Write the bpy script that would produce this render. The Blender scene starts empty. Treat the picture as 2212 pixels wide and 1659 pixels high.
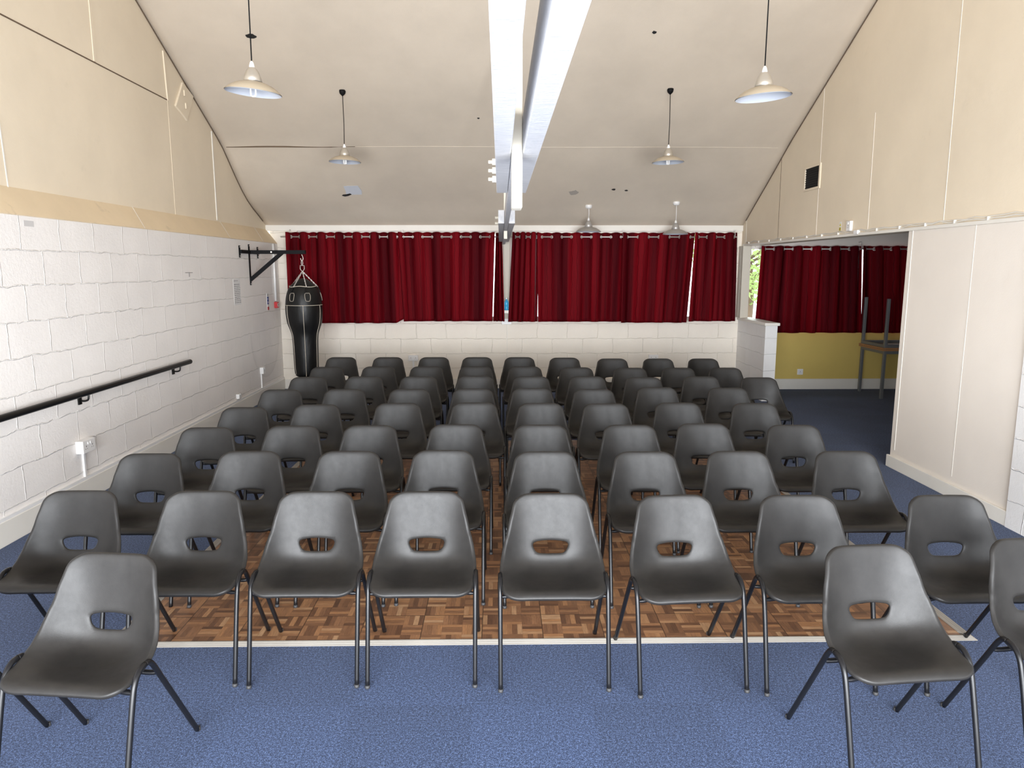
import bpy, bmesh, math, random
from mathutils import Vector, Matrix
S = bpy.context.scene
COL = S.collection
PI = math.pi

# ------------------------------------------------------------ camera
CAM_H = 1.82
F_PX = 1560.0
PITCH = math.atan(250 / F_PX)
YAW = math.atan(26 / F_PX * math.cos(PITCH))
cp, sp, cy, sy = math.cos(PITCH), math.sin(PITCH), math.cos(YAW), math.sin(YAW)
FWD = Vector((sy * cp, cy * cp, -sp)); RGT = Vector((cy, -sy, 0)); UPV = RGT.cross(FWD)
cam = bpy.data.cameras.new('camera')
cam.sensor_width = 36; cam.lens = F_PX / 2212 * 36; cam.clip_start = 0.05; cam.clip_end = 200
camo = bpy.data.objects.new('camera', cam); COL.objects.link(camo)
M = Matrix((RGT, UPV, -FWD)).transposed().to_4x4(); M.translation = Vector((0, 0, CAM_H))
camo.matrix_world = M
S.camera = camo
CP = Vector((0, 0, CAM_H))
def ray(px, py): return RGT * (px - 1106) + UPV * (829.5 - py) + FWD * F_PX
def atX(px, py, v): d = ray(px, py); return CP + d * (v / d.x)
def atY(px, py, v): d = ray(px, py); return CP + d * (v / d.y)
def atZ(px, py, v): d = ray(px, py); return CP + d * ((v - CAM_H) / d.z)

# ------------------------------------------------------------ world, light, exposure
S.view_settings.view_transform = 'Standard'; S.view_settings.look = 'None'
S.view_settings.exposure = 1.0; S.view_settings.gamma = 1.0
S.view_settings.use_curve_mapping = False
w = bpy.data.worlds.new('world'); S.world = w; w.use_nodes = True
bg = w.node_tree.nodes['Background']; bg.inputs[0].default_value = (0.86, 0.93, 1.0, 1); bg.inputs[1].default_value = 3.0
S.cycles.max_bounces = 7; S.cycles.diffuse_bounces = 5; S.cycles.glossy_bounces = 3
S.cycles.transparent_max_bounces = 8; S.cycles.caustics_reflective = False; S.cycles.caustics_refractive = False
S.cycles.sample_clamp_indirect = 6

XL, XU, XR, YF, YB = -3.3, -3.45, 3.62, 10.95, -1.2      # walls
XS = 9.2; YS = 10.80                                      # side room
def daylight(name, loc, sx, sz, power, rot, color=(0.93, 0.96, 1.0)):
    l = bpy.data.lights.new(name, 'AREA'); l.shape = 'RECTANGLE'; l.size = sx; l.size_y = sz
    l.energy = power; l.color = color
    o = bpy.data.objects.new(name, l); o.location = loc; o.rotation_euler = rot; COL.objects.link(o)
    return o
# daylight entering through the glazing of the wall behind the camera
daylight('daylight_rear_window', (0.1, YB - 0.22, 1.28), 6.0, 2.3, 595, (PI / 2, 0, 0))

# ------------------------------------------------------------ helpers
def tag(o, label=None, cat=None, group=None, kind=None):
    if label: o['label'] = label
    if cat: o['category'] = cat
    if group: o['group'] = group
    if kind: o['kind'] = kind
    return o
def empty(name, loc=(0, 0, 0), rz=0, label=None, cat=None, group=None):
    o = bpy.data.objects.new(name, None); COL.objects.link(o); o.location = loc; o.rotation_euler = (0, 0, rz)
    o.empty_display_size = 0.1
    return tag(o, label, cat, group)
class MB:
    def __init__(s): s.v = []; s.f = []; s.uv = None
    def add(s, vs, fs):
        n = len(s.v); s.v += [tuple(v) for v in vs]; s.f += [tuple(i + n for i in f) for f in fs]; return s
    def box(s, x0, y0, z0, x1, y1, z1):
        vs = [(x, y, z) for z in (z0, z1) for y in (y0, y1) for x in (x0, x1)]
        return s.add(vs, [(0, 2, 3, 1), (4, 5, 7, 6), (0, 1, 5, 4), (2, 6, 7, 3), (0, 4, 6, 2), (1, 3, 7, 5)])
    def quadbox(s, p, n, t):                      # polygon p extruded by thickness t along n
        n = Vector(n).normalized() * t; k = len(p)
        vs = [Vector(q) for q in p] + [Vector(q) + n for q in p]
        fs = [tuple(range(k))[::-1], tuple(range(k, 2 * k))] + [(i, (i + 1) % k, (i + 1) % k + k, i + k) for i in range(k)]
        return s.add(vs, fs)
    def tube(s, pts, r, n=10, cap=True, closed=False):
        pts = [Vector(p) for p in pts]; N = len(pts)
        rs = r if isinstance(r, (list, tuple)) else [r] * N
        rings = []; prev = None
        for i, p in enumerate(pts):
            if closed: t = pts[(i + 1) % N] - pts[i - 1]
            else: t = pts[min(i + 1, N - 1)] - pts[max(i - 1, 0)]
            t.normalize()
            if prev is None:
                a = Vector((0, 0, 1)) if abs(t.z) < .9 else Vector((1, 0, 0)); u = t.cross(a).normalized()
            else: u = (prev - t * prev.dot(t)).normalized()
            prev = u; w_ = t.cross(u)
            rings.append([p + (u * math.cos(2 * PI * k / n) + w_ * math.sin(2 * PI * k / n)) * rs[i] for k in range(n)])
        vs = [q for rg in rings for q in rg]; fs = []
        for i in range(N if closed else N - 1):
            j = (i + 1) % N
            for k in range(n): fs.append((i * n + k, i * n + (k + 1) % n, j * n + (k + 1) % n, j * n + k))
        if cap and not closed: fs += [tuple(range(n))[::-1], tuple((N - 1) * n + k for k in range(n))]
        return s.add(vs, fs)
    def lathe(s, prof, c=(0, 0, 0), n=32, cap=False):
        vs = [(c[0] + r * math.cos(2 * PI * k / n), c[1] + r * math.sin(2 * PI * k / n), c[2] + z) for r, z in prof for k in range(n)]
        fs = [(i * n + k, i * n + (k + 1) % n, (i + 1) * n + (k + 1) % n, (i + 1) * n + k) for i in range(len(prof) - 1) for k in range(n)]
        if cap: fs += [tuple(range(n))[::-1], tuple((len(prof) - 1) * n + k for k in range(n))]
        return s.add(vs, fs)
    def build(s, name, mat, parent=None, smooth=False, bevel=0, solid=0, loc=None):
        me = bpy.data.meshes.new(name); me.from_pydata(s.v, [], s.f); me.update()
        bm = bmesh.new(); bm.from_mesh(me)
        if not solid: bmesh.ops.recalc_face_normals(bm, faces=bm.faces)
        if bevel: bmesh.ops.bevel(bm, geom=[e for e in bm.edges if e.is_manifold and e.calc_face_angle(0) > .6], offset=bevel, segments=2, affect='EDGES', profile=.5)
        bm.to_mesh(me); bm.free()
        if smooth:
            me.polygons.foreach_set('use_smooth', [True] * len(me.polygons))
            me.update()
        if mat: me.materials.append(mat)
        o = bpy.data.objects.new(name, me); COL.objects.link(o)
        if loc: o.location = loc
        if parent: o.parent = parent
        if solid:
            md = o.modifiers.new('s', 'SOLIDIFY'); md.thickness = solid; md.offset = 0
        return o
def bake(o):
    dg = bpy.context.evaluated_depsgraph_get(); me = bpy.data.meshes.new_from_object(o.evaluated_get(dg)); o.modifiers.clear(); o.data = me
    return o
def spline(pts, n):                                # Catmull-Rom through pts
    P = [Vector(p) for p in pts]; P = [P[0] * 2 - P[1]] + P + [P[-1] * 2 - P[-2]]; out = []
    for i in range(1, len(P) - 2):
        for k in range(n):
            t = k / n; a, b, c, d = P[i - 1:i + 3]
            out.append(.5 * ((2 * b) + (c - a) * t + (2 * a - 5 * b + 4 * c - d) * t * t + (3 * b - a - 3 * c + d) * t ** 3))
    return out + [P[-2]]
def copy_tree(o, parent=None):
    c = o.copy(); COL.objects.link(c)
    if parent: c.parent = parent
    for ch in list(o.children): copy_tree(ch, c)
    return c

# ------------------------------------------------------------ materials
class Mat:
    def __init__(s, name, color=(.8, .8, .8), rough=.6, metal=0, spec=.5):
        s.m = bpy.data.materials.new(name); s.m.use_nodes = True; s.nt = s.m.node_tree; s.N = s.nt.nodes; s.L = s.nt.links
        s.b = s.N['Principled BSDF']; s.b.inputs['Base Color'].default_value = (*color, 1)
        s.b.inputs['Roughness'].default_value = rough; s.b.inputs['Metallic'].default_value = metal
        s.b.inputs['Specular IOR Level'].default_value = spec
    def n(s, t, **kw):
        nd = s.N.new(t)
        for k, v in kw.items():
            if k.startswith('i_'): nd.inputs[int(k[2:]) if k[2:].isdigit() else k[2:].replace('_', ' ')].default_value = v
            else: setattr(nd, k, v)
        return nd
    def l(s, a, b): s.L.new(a, b)
    def math(s, op, a, b=None, c=None):
        nd = s.N.new('ShaderNodeMath'); nd.operation = op
        for i, x in enumerate((a, b, c)):
            if x is None: continue
            if isinstance(x, (int, float)): nd.inputs[i].default_value = x
            else: s.l(x, nd.inputs[i])
        return nd.outputs[0]
    def coord(s, out='Object'):
        return s.n('ShaderNodeTexCoord').outputs[out]
    def noise(s, vec, scale, detail=3, rough=.5, stretch=None):
        if stretch:
            mp = s.n('ShaderNodeMapping'); mp.inputs['Scale'].default_value = stretch; s.l(vec, mp.inputs[0]); vec = mp.outputs[0]
        nd = s.n('ShaderNodeTexNoise'); nd.inputs['Scale'].default_value = scale; nd.inputs['Detail'].default_value = detail
        nd.inputs['Roughness'].default_value = rough; s.l(vec, nd.inputs['Vector']); return nd.outputs['Fac']
    def ramp(s, fac, stops):
        r = s.n('ShaderNodeValToRGB'); e = r.color_ramp.elements
        while len(e) < len(stops): e.new(.5)
        for i, (p, c) in enumerate(stops): e[i].position = p; e[i].color = (*c, 1) if len(c) == 3 else c
        s.l(fac, r.inputs[0]); return r.outputs[0]
    def mix(s, fac, a, b, blend='MIX'):
        m_ = s.n('ShaderNodeMix', data_type='RGBA', blend_type=blend)
        for i, x in ((0, fac), (6, a), (7, b)):
            if isinstance(x, (int, float)): m_.inputs[i].default_value = x
            elif isinstance(x, tuple): m_.inputs[i].default_value = (*x, 1)
            else: s.l(x, m_.inputs[i])
        return m_.outputs[2]
    def bump(s, h, strength=.3, dist=.01, prev=None):
        b = s.n('ShaderNodeBump'); b.inputs['Strength'].default_value = strength; b.inputs['Distance'].default_value = dist
        s.l(h, b.inputs['Height'])
        if prev: s.l(prev, b.inputs['Normal'])
        s.l(b.outputs[0], s.b.inputs['Normal']); return b.outputs[0]
    def base(s, c): s.l(c, s.b.inputs['Base Color'])

def paint(name, c, var=.06, rough=.75, bs=.25, grime=.0):
    m = Mat(name, c, rough, spec=.25); co = m.coord()
    n1 = m.noise(co, 1.3, 5, .6)
    d = tuple(x * (1 - var) for x in c); e = tuple(min(1, x * (1 + var * .6)) for x in c)
    col = m.ramp(n1, [(.3, d), (.7, e)])
    if grime:
        g = m.noise(co, 6, 6, .7); gf = m.ramp(g, [(.62, (0, 0, 0)), (.78, (1, 1, 1))])
        col = m.mix(m.math('MULTIPLY', gf, grime), col, tuple(x * .6 for x in c))
    m.base(col)
    h = m.noise(co, 90, 3); b = m.bump(h, bs, .002)
    m.bump(m.noise(co, 2.2, 3), .35, .02, b)
    return m.m
def blocks(name, c, axis, stain=False, bw=.45, bh=.225, su=0, sv=0):
    """painted blockwork laid in running bond"""
    m = Mat(name, c, .6, spec=.35); co = m.coord(); sx = m.n('ShaderNodeSeparateXYZ'); m.l(co, sx.inputs[0])
    cb = m.n('ShaderNodeCombineXYZ'); m.l(m.math('ADD', sx.outputs[axis], su), cb.inputs[0]); m.l(m.math('ADD', sx.outputs[2], sv), cb.inputs[1])
    dn = m.n('ShaderNodeTexNoise'); dn.inputs['Scale'].default_value = 7; dn.inputs['Detail'].default_value = 4; m.l(co, dn.inputs['Vector'])
    ds = m.n('ShaderNodeVectorMath', operation='MULTIPLY_ADD'); m.l(dn.outputs['Color'], ds.inputs[0]); ds.inputs[1].default_value = (.05, .045, 0); m.l(cb.outputs[0], ds.inputs[2])
    def brick(ms, sm):
        b = m.n('ShaderNodeTexBrick'); m.l(ds.outputs[0], b.inputs['Vector'])
        b.inputs['Scale'].default_value = 1; b.inputs['Brick Width'].default_value = bw; b.inputs['Row Height'].default_value = bh
        b.inputs['Mortar Size'].default_value = ms; b.inputs['Mortar Smooth'].default_value = sm
        b.inputs['Color1'].default_value = (.35, .35, .35, 1); b.inputs['Color2'].default_value = (.65, .65, .65, 1); b.inputs['Mortar'].default_value = (.5, .5, .5, 1)
        return b
    b1 = brick(.0065, .8)
    n1 = m.noise(co, 2.0, 5, .6); rid = m.noise(co, 16, 4, .7)
    col = m.ramp(n1, [(.3, tuple(x * .93 for x in c)), (.7, c)])
    col = m.mix(.06, col, b1.outputs['Color'], 'OVERLAY')
    col = m.mix(m.math('MULTIPLY', b1.outputs['Fac'], m.math('MULTIPLY', rid, .9)), col, tuple(min(.92, x * 1.13) for x in c))
    if stain:                                   # round scuff mark rubbed on the wall beside the bag
        mp = m.n('ShaderNodeVectorMath', operation='DISTANCE'); m.l(co, mp.inputs[0]); mp.inputs[1].default_value = (XL, 10.2, 0.92)
        dd = mp.outputs['Value']
        rg = m.math('MULTIPLY', m.math('LESS_THAN', dd, .62), m.math('SMOOTH_MIN', 1, m.math('POWER', m.math('DIVIDE', dd, .62), 9), .1))
        rg = m.math('MULTIPLY', rg, m.math('LESS_THAN', sx.outputs[2], .95))
        col = m.mix(m.math('MULTIPLY', rg, .3), col, tuple(x * .55 for x in c))
    m.base(col)
    h = m.math('MULTIPLY', b1.outputs['Fac'], m.math('SUBTRACT', m.math('MULTIPLY', rid, 2.2), .62))
    bb = m.bump(h, .9, .011)
    bb = m.bump(m.noise(co, 38, 5, .75), .42, .007, bb)
    m.bump(m.noise(co, 260, 2), .2, .0012, bb)
    return m.m

WHITE_L = blocks('white_painted_blocks_left', (.84, .805, .775), 1, True, .46, .245, .15, -.008)
WHITE_F = blocks('white_painted_blocks_far', (.83, .77, .68), 0, False, .46, .225, .1, .11)
WHITE_R = blocks('white_painted_blocks_right', (.76, .75, .74), 1)
CREAM = paint('cream_painted_board', (.73, .635, .495), .05, grime=.15)
LEDGE = paint('cream_painted_timber_ledge', (.74, .61, .43), .08, grime=.6)
CEIL = paint('off_white_ceiling_board', (.60, .52, .425), .08, bs=.35)
PANEL = paint('white_painted_panel', (.75, .69, .62), .03)
TRIMW = paint('white_gloss_trim', (.74, .71, .65), .05, .4)
BEAMW = None
def beam_mat():
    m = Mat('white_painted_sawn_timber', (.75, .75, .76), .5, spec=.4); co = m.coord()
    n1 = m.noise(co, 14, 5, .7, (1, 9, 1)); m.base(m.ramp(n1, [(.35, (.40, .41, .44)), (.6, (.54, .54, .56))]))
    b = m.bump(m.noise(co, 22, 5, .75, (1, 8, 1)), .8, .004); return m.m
BEAM = beam_mat()
POSTC = paint('cream_white_painted_post', (.58, .54, .46), .04)
YELLOW = paint('mustard_painted_wall', (.62, .47, .14), .06)
PLASTIC = Mat('white_plastic', (.78, .77, .76), .35).m
DARKHOLE = Mat('black_recess', (.01, .01, .01), .7).m
RED = Mat('red_plastic', (.5, .02, .025), .35).m
BLUE = Mat('blue_print', (.02, .05, .25), .5).m
INK = Mat('dark_ink', (.03, .03, .035), .7).m
PAPER = Mat('white_paper', (.72, .71, .70), .8).m
YLAB = Mat('yellow_label', (.6, .5, .05), .6).m
BLACKM = Mat('black_powder_coated_steel', (.004, .004, .005), .6, spec=.15).m
CHROME = Mat('chrome', (.80, .78, .74), .4, .8).m
STEEL = Mat('brushed_steel_rod', (.62, .59, .57), .45, .7).m
BLUEB = Mat('blue_plastic_bottle', (.03, .35, .62), .3).m
RAIL = Mat('black_painted_handrail', (.005, .005, .005), .35, spec=.25).m

def glass():
    m = Mat('window_glass'); N = m.N; N.remove(m.b)
    t = m.n('ShaderNodeBsdfTransparent'); g = m.n('ShaderNodeBsdfGlossy'); g.inputs['Roughness'].default_value = .02
    f = m.n('ShaderNodeFresnel'); f.inputs[0].default_value = 1.2; mx = m.n('ShaderNodeMixShader')
    m.l(f.outputs[0], mx.inputs[0]); m.l(t.outputs[0], mx.inputs[1]); m.l(g.outputs[0], mx.inputs[2])
    m.l(mx.outputs[0], N['Material Output'].inputs[0]); return m.m
GLASS = glass()

def carpet():
    m = Mat('blue_carpet_tiles', (.05, .08, .16), .95, spec=.12); co = m.coord()
    sx = m.n('ShaderNodeSeparateXYZ'); m.l(co, sx.inputs[0])
    tx = m.math('DIVIDE', m.math('ADD', sx.outputs[0], 50.12), .5); ty = m.math('DIVIDE', m.math('ADD', sx.outputs[1], 50.2), .5)
    cx = m.math('FLOOR', tx); cyy = m.math('FLOOR', ty)
    chk = m.math('MODULO', m.math('ADD', cx, cyy), 2)
    cb = m.n('ShaderNodeCombineXYZ'); m.l(cx, cb.inputs[0]); m.l(cyy, cb.inputs[1])
    wn = m.n('ShaderNodeTexWhiteNoise', noise_dimensions='2D'); m.l(cb.outputs[0], wn.inputs['Vector'])
    n1 = m.noise(co, 230, 2, .8); n2 = m.noise(co, 90, 3, .7)
    nn = m.math('ADD', m.math('MULTIPLY', n1, .65), m.math('MULTIPLY', n2, .35))
    col = m.ramp(nn, [(.38, (.005, .009, .025)), (.50, (.025, .045, .108)), (.62, (.125, .185, .36))])
    k = m.math('ADD', .86, m.math('ADD', m.math('MULTIPLY', chk, .07), m.math('MULTIPLY', wn.outputs['Value'], .07)))
    vm = m.n('ShaderNodeVectorMath', operation='SCALE'); m.l(col, vm.inputs[0]); m.l(k, vm.inputs['Scale'])
    m.base(vm.outputs[0])
    m.b.inputs['Sheen Weight'].default_value = .1; m.b.inputs['Sheen Roughness'].default_value = .5
    fx = m.math('ABSOLUTE', m.math('SUBTRACT', m.math('FRACT', tx), .5)); fy = m.math('ABSOLUTE', m.math('SUBTRACT', m.math('FRACT', ty), .5))
    edge = m.math('GREATER_THAN', m.math('MAXIMUM', fx, fy), .494)
    b = m.bump(nn, .6, .004); m.bump(m.math('SUBTRACT', 1, edge), .25, .002, b)
    return m.m
CARPET = carpet()

def parquet():
    m = Mat('finger_parquet', (.3, .15, .06), .38, spec=.4); co = m.coord(); sx = m.n('ShaderNodeSeparateXYZ'); m.l(co, sx.inputs[0])
    q = .305 / 3; ox, oy = sx.outputs[0], sx.outputs[1]
    px = m.math('DIVIDE', m.math('ADD', ox, 30.5), q); py = m.math('DIVIDE', m.math('ADD', oy, 30.5), q)
    cx = m.math('FLOOR', px); cyy = m.math('FLOOR', py); fx = m.math('FRACT', px); fy = m.math('FRACT', py)
    par = m.math('MODULO', m.math('ADD', cx, cyy), 2)
    def sel(a, b): return m.math('ADD', m.math('MULTIPLY', a, m.math('SUBTRACT', 1, par)), m.math('MULTIPLY', b, par))
    f = sel(fx, fy); idx = m.math('FLOOR', m.math('MULTIPLY', f, 4)); ff = m.math('FRACT', m.math('MULTIPLY', f, 4))
    cb = m.n('ShaderNodeCombineXYZ'); m.l(cx, cb.inputs[0]); m.l(cyy, cb.inputs[1]); m.l(idx, cb.inputs[2])
    wn = m.n('ShaderNodeTexWhiteNoise', noise_dimensions='3D'); m.l(cb.outputs[0], wn.inputs['Vector'])
    # grain follows each finger
    gx = sel(m.math('MULTIPLY', ox, 90), m.math('MULTIPLY', ox, 9)); gy = sel(m.math('MULTIPLY', oy, 9), m.math('MULTIPLY', oy, 90))
    gb = m.n('ShaderNodeCombineXYZ'); m.l(gx, gb.inputs[0]); m.l(gy, gb.inputs[1]); m.l(m.math('MULTIPLY', wn.outputs['Value'], 40), gb.inputs[2])
    g = m.noise(gb.outputs[0], 2.2, 4, .65)
    col = m.ramp(wn.outputs['Value'], [(0, (.085, .040, .022)), (.3, (.145, .070, .036)), (.6, (.21, .105, .053)), (.85, (.27, .135, .062)), (1, (.33, .20, .11))])
    col = m.mix(.75, col, m.ramp(g, [(.25, (.30, .30, .30)), (.75, (.72, .70, .68))]), 'OVERLAY')
    e1 = m.math('GREATER_THAN', m.math('ABSOLUTE', m.math('SUBTRACT', ff, .5)), .47)
    e2 = m.math('GREATER_THAN', m.math('ABSOLUTE', m.math('SUBTRACT', sel(fy, fx), .5)), .493)
    t1 = m.math('GREATER_THAN', m.math('ABSOLUTE', m.math('SUBTRACT', m.math('FRACT', m.math('DIVIDE', px, 3)), .5)), .4925)
    t2 = m.math('GREATER_THAN', m.math('ABSOLUTE', m.math('SUBTRACT', m.math('FRACT', m.math('DIVIDE', py, 3)), .5)), .4925)
    ed = m.math('MAXIMUM', m.math('MULTIPLY', m.math('MAXIMUM', e1, e2), .35), m.math('MULTIPLY', m.math('MAXIMUM', t1, t2), .8))
    m.base(m.mix(ed, col, (.03, .015, .008)))
    m.bump(m.math('SUBTRACT', g, ed), .12, .002)
    return m.m
PARQUET = parquet()
ALU = Mat('worn_aluminium_edging', (.27, .25, .22), .6, .2).m

def chair_plastic():
    m = Mat('charcoal_moulded_plastic', (.022, .021, .020), .5, spec=.32); co = m.coord()
    n = m.noise(co, 9, 5, .7); m.base(m.ramp(n, [(.3, (.012, .0112, .0106)), (.7, (.020, .0186, .0176))]))
    m.l(m.math('ADD', .36, m.math('MULTIPLY', m.noise(co, 25, 4, .7), .18)), m.b.inputs['Roughness'])
    b = m.bump(m.noise(co, 420, 2), .25, .0008); m.bump(m.noise(co, 60, 3), .06, .002, b)
    return m.m
SHELL = chair_plastic()
LEGM = Mat('black_painted_tube', (.006, .006, .007), .33, spec=.35).m
FOOT = Mat('worn_glide', (.03, .03, .032), .6).m

def cloth():
    m = Mat('burgundy_curtain_fabric', (.13, .008, .012), .6, spec=.04); uv = m.coord('UV'); sx = m.n('ShaderNodeSeparateXYZ'); m.l(uv, sx.inputs[0])
    u, v = sx.outputs[0], sx.outputs[1]
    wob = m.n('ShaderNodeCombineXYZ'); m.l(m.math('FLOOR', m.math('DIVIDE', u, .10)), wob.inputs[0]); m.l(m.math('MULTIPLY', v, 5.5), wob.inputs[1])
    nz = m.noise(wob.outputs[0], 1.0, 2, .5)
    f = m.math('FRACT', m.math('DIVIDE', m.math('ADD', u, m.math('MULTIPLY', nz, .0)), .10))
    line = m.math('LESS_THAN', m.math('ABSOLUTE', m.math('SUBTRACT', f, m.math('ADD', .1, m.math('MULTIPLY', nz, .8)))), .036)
    band = m.ramp(m.noise(uv, 1.0, 2, .5, (4.5, .12, 1)), [(.38, (.052, .0012, .0034)), (.60, (.140, .0030, .0068))])  # fold shade and satin sheen painted into the colour as dark and bright bands
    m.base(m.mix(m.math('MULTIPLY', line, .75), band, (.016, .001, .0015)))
    m.bump(m.noise(uv, 14, 3, .6, (9, .7, 1)), .5, .006)
    return m.m
CLOTH = cloth()
def leather():
    m = Mat('black_leather', (.006, .006, .006), .42, spec=.3); co = m.coord()
    b = m.bump(m.noise(co, 5, 3, .5, (1, 1, .5)), .5, .03); m.bump(m.noise(co, 160, 2), .15, .001, b); return m.m
LEATHER = leather()
STITCH = Mat('cream_piping', (.55, .49, .40), .7).m

# ------------------------------------------------------------ setting: floor, walls, ceiling
def struct(o): o['kind'] = 'structure'; return o
struct(MB().box(-3.9, YB - .3, -.12, XS + .2, YF + .3, 0).build('floor', CARPET))

def roof(x, y):
    """underside of the pitched ceiling, sagging a little beside the left wall and at the eaves"""
    z = 2.47 + .51 * (11.05 - y) if y > 4.4 else 2.47 + .51 * 6.65 - .51 * (4.4 - y)
    if y > 9.3:
        t = (y - 9.3) / 1.65
        z -= .095 * t ** 3
        z -= .15 * math.sin(PI * min(1, t) ** 1.0) ** 1.5 * math.exp(-((x + 3.45) / .9) ** 2)
        z -= .02 * math.sin(PI * t) * (1 + math.sin(x * 2.1))
    return z
mb = MB(); nx, ny = 60, 130; vs = []
for j in range(ny + 1):
    y = YB - .1 + (YF + .15 - YB + .1) * j / ny
    for i in range(nx + 1):
        x = XU - .02 + (XR + .04 - XU) * i / nx; vs.append((x, y, roof(x, y)))
fs = [(j * (nx + 1) + i, j * (nx + 1) + i + 1, (j + 1) * (nx + 1) + i + 1, (j + 1) * (nx + 1) + i) for j in range(ny) for i in range(nx)]
n0 = len(vs); vs += [(a, b, c + .06) for a, b, c in vs]; fs += [tuple(k + n0 for k in f[::-1]) for f in fs]
for j in range(ny):
    for i in (0, nx): a = j * (nx + 1) + i; fs.append((a, a + nx + 1, a + nx + 1 + n0, a + n0))
for i in range(nx):
    for j in (0, ny): a = j * (nx + 1) + i; fs.append((a, a + 1, a + 1 + n0, a + n0))
struct(MB().add(vs, fs).build('ceiling', CEIL, smooth=True))

# left: blockwork, sloping timber ledge, set-back boarded gable
struct(MB().box(XL - .2, YB, 0, XL, YF + .1, 2.188).build('wall_left', WHITE_L))
def gable(x0, x1, zb, y0=YB, y1=YF + .05):
    n = 60; ys = [y0 + (y1 - y0) * k / n for k in range(n + 1)]; xin = max(min(x0, x1), XU) if x0 < 0 else XR
    vs = [(x, y, z) for x in (x0, x1) for y in ys for z in (zb, roof(xin, y) + .05)]; k2 = 2 * (n + 1); fs = []
    for i in range(n):
        a = 2 * i
        fs += [(a, a + 1, a + 3, a + 2), (a + k2, a + 2 + k2, a + 3 + k2, a + 1 + k2), (a, a + 2, a + 2 + k2, a + k2), (a + 1, a + 1 + k2, a + 3 + k2, a + 3)]
    fs += [(0, k2, k2 + 1, 1), (2 * n, 2 * n + 1, 2 * n + 1 + k2, 2 * n + k2)]
    return MB().add(vs, fs)
struct(gable(XU - .08, XU, 2.30).build('wall_left_gable', CREAM))
led = MB(); led.quadbox([(XL + .006, YB, 2.184), (XL + .006, YF - .02, 2.184), (XU - .01, YF - .02, 2.40), (XU - .01, YB, 2.40)], (-1, 0, -1), .05)
struct(led.build('trim_1', LEDGE))
for yy in (6.9, 9.05, 10.3):                       # butt joints of the ledge boards
    MBj = MB().quadbox([(XL + .007, yy, 2.186), (XL + .007, yy + .006, 2.186), (XU - .008, yy + .12, 2.402), (XU - .008, yy + .114, 2.402)], (1, 0, 1), .002)
    struct(MBj.build('trim_2', TRIMW))
# battens and joints on the boarded gables
def strip(name, X, y0, z0, y1, z1, wd, t, mat, side):
    d = Vector((0, y1 - y0, z1 - z0)).normalized(); p = Vector((0, -d.z, d.y)) * wd / 2
    a = Vector((X, y0, z0)); b = Vector((X, y1, z1))
    return struct(MB().quadbox([a - p, b - p, b + p, a + p], (side, 0, 0), t).build(name, mat))
GAP = Mat('dark_joint_and_shadow_line', (.12, .08, .05), .9).m
strip('trim_3', XU, 4.2, 3.56, 7.92, 3.545, .010, .004, GAP, 1)
strip('trim_4', XU, 6.57, 3.56, 6.57, 4.72, .035, .006, CREAM, 1)
strip('trim_5', XU, 7.93, 3.54, 7.90, 4.02, .02, .012, CREAM, 1)
strip('trim_6', XU, 7.93, 2.38, 7.93, 3.54, .006, .003, CREAM, 1)
strip('trim_7', XU, 9.07, 2.40, 9.07, 3.44, .022, .008, TRIMW, 1)
strip('trim_8', XU, 5.28, 2.38, 5.22, 3.55, .010, .004, TRIMW, 1)
# right: boarded gable over the opening, partition, block pier
ZH = 2.145; YO = 6.47
g = gable(XR + .17, XR, ZH); struct(g.build('wall_right_gable', CREAM))
struct(MB().box(XR, 4.87, 0, XR + .17, YO, ZH + .002).build('wall_right_partition', PANEL, bevel=.006))
struct(MB().box(XR - .025, YB, 0, XR + .17, 4.87, ZH + .002).build('wall_right_pier', WHITE_R))
for k, (y0, z1) in enumerate(((5.97, 4.93), (8.38, 3.80), (9.53, 3.20), (10.76, 2.57), (7.2, 3.3))):
    strip('trim_%d' % (9 + k), XR, y0, ZH + .04, y0 + .02, z1, .006, .003, (TRIMW, PANEL, GAP, TRIMW, PANEL)[k], -1)
strip('trim_14', XR, 5.55, .17, 5.55, ZH, .008, .002, TRIMW, -1)
strip('trim_15', XR, 6.40, .17, 6.40, ZH, .012, .004, TRIMW, -1)
# dark tubes painting in the shadow line where ceiling meets gables
for sgn, X, nm in ((1, XU, 'trim_16'), (-1, XR, 'trim_17')):
    pts = [(X + sgn * .004, y, roof(X, y) - .006) for y in [4.6 + .2 * k for k in range(32)]]
    struct(MB().tube(pts, .006, 6).build(nm, GAP))
# ceiling sheet joints
pts = [(x, 9.38, roof(x, 9.38) - .001) for x in [XU + .05 + .1 * k for k in range(70)]]
def jw(x): return .009 if x < -2.0 else .0035
struct(MB().tube(pts[16:], .003, 6).build('trim_25', CEIL))
struct(MB().tube([(a, b + .012 * math.sin(a * 5), c) for a, b, c in pts[:17]], [jw(p[0]) for p in pts][:17], 6).build('trim_18', GAP))

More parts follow.
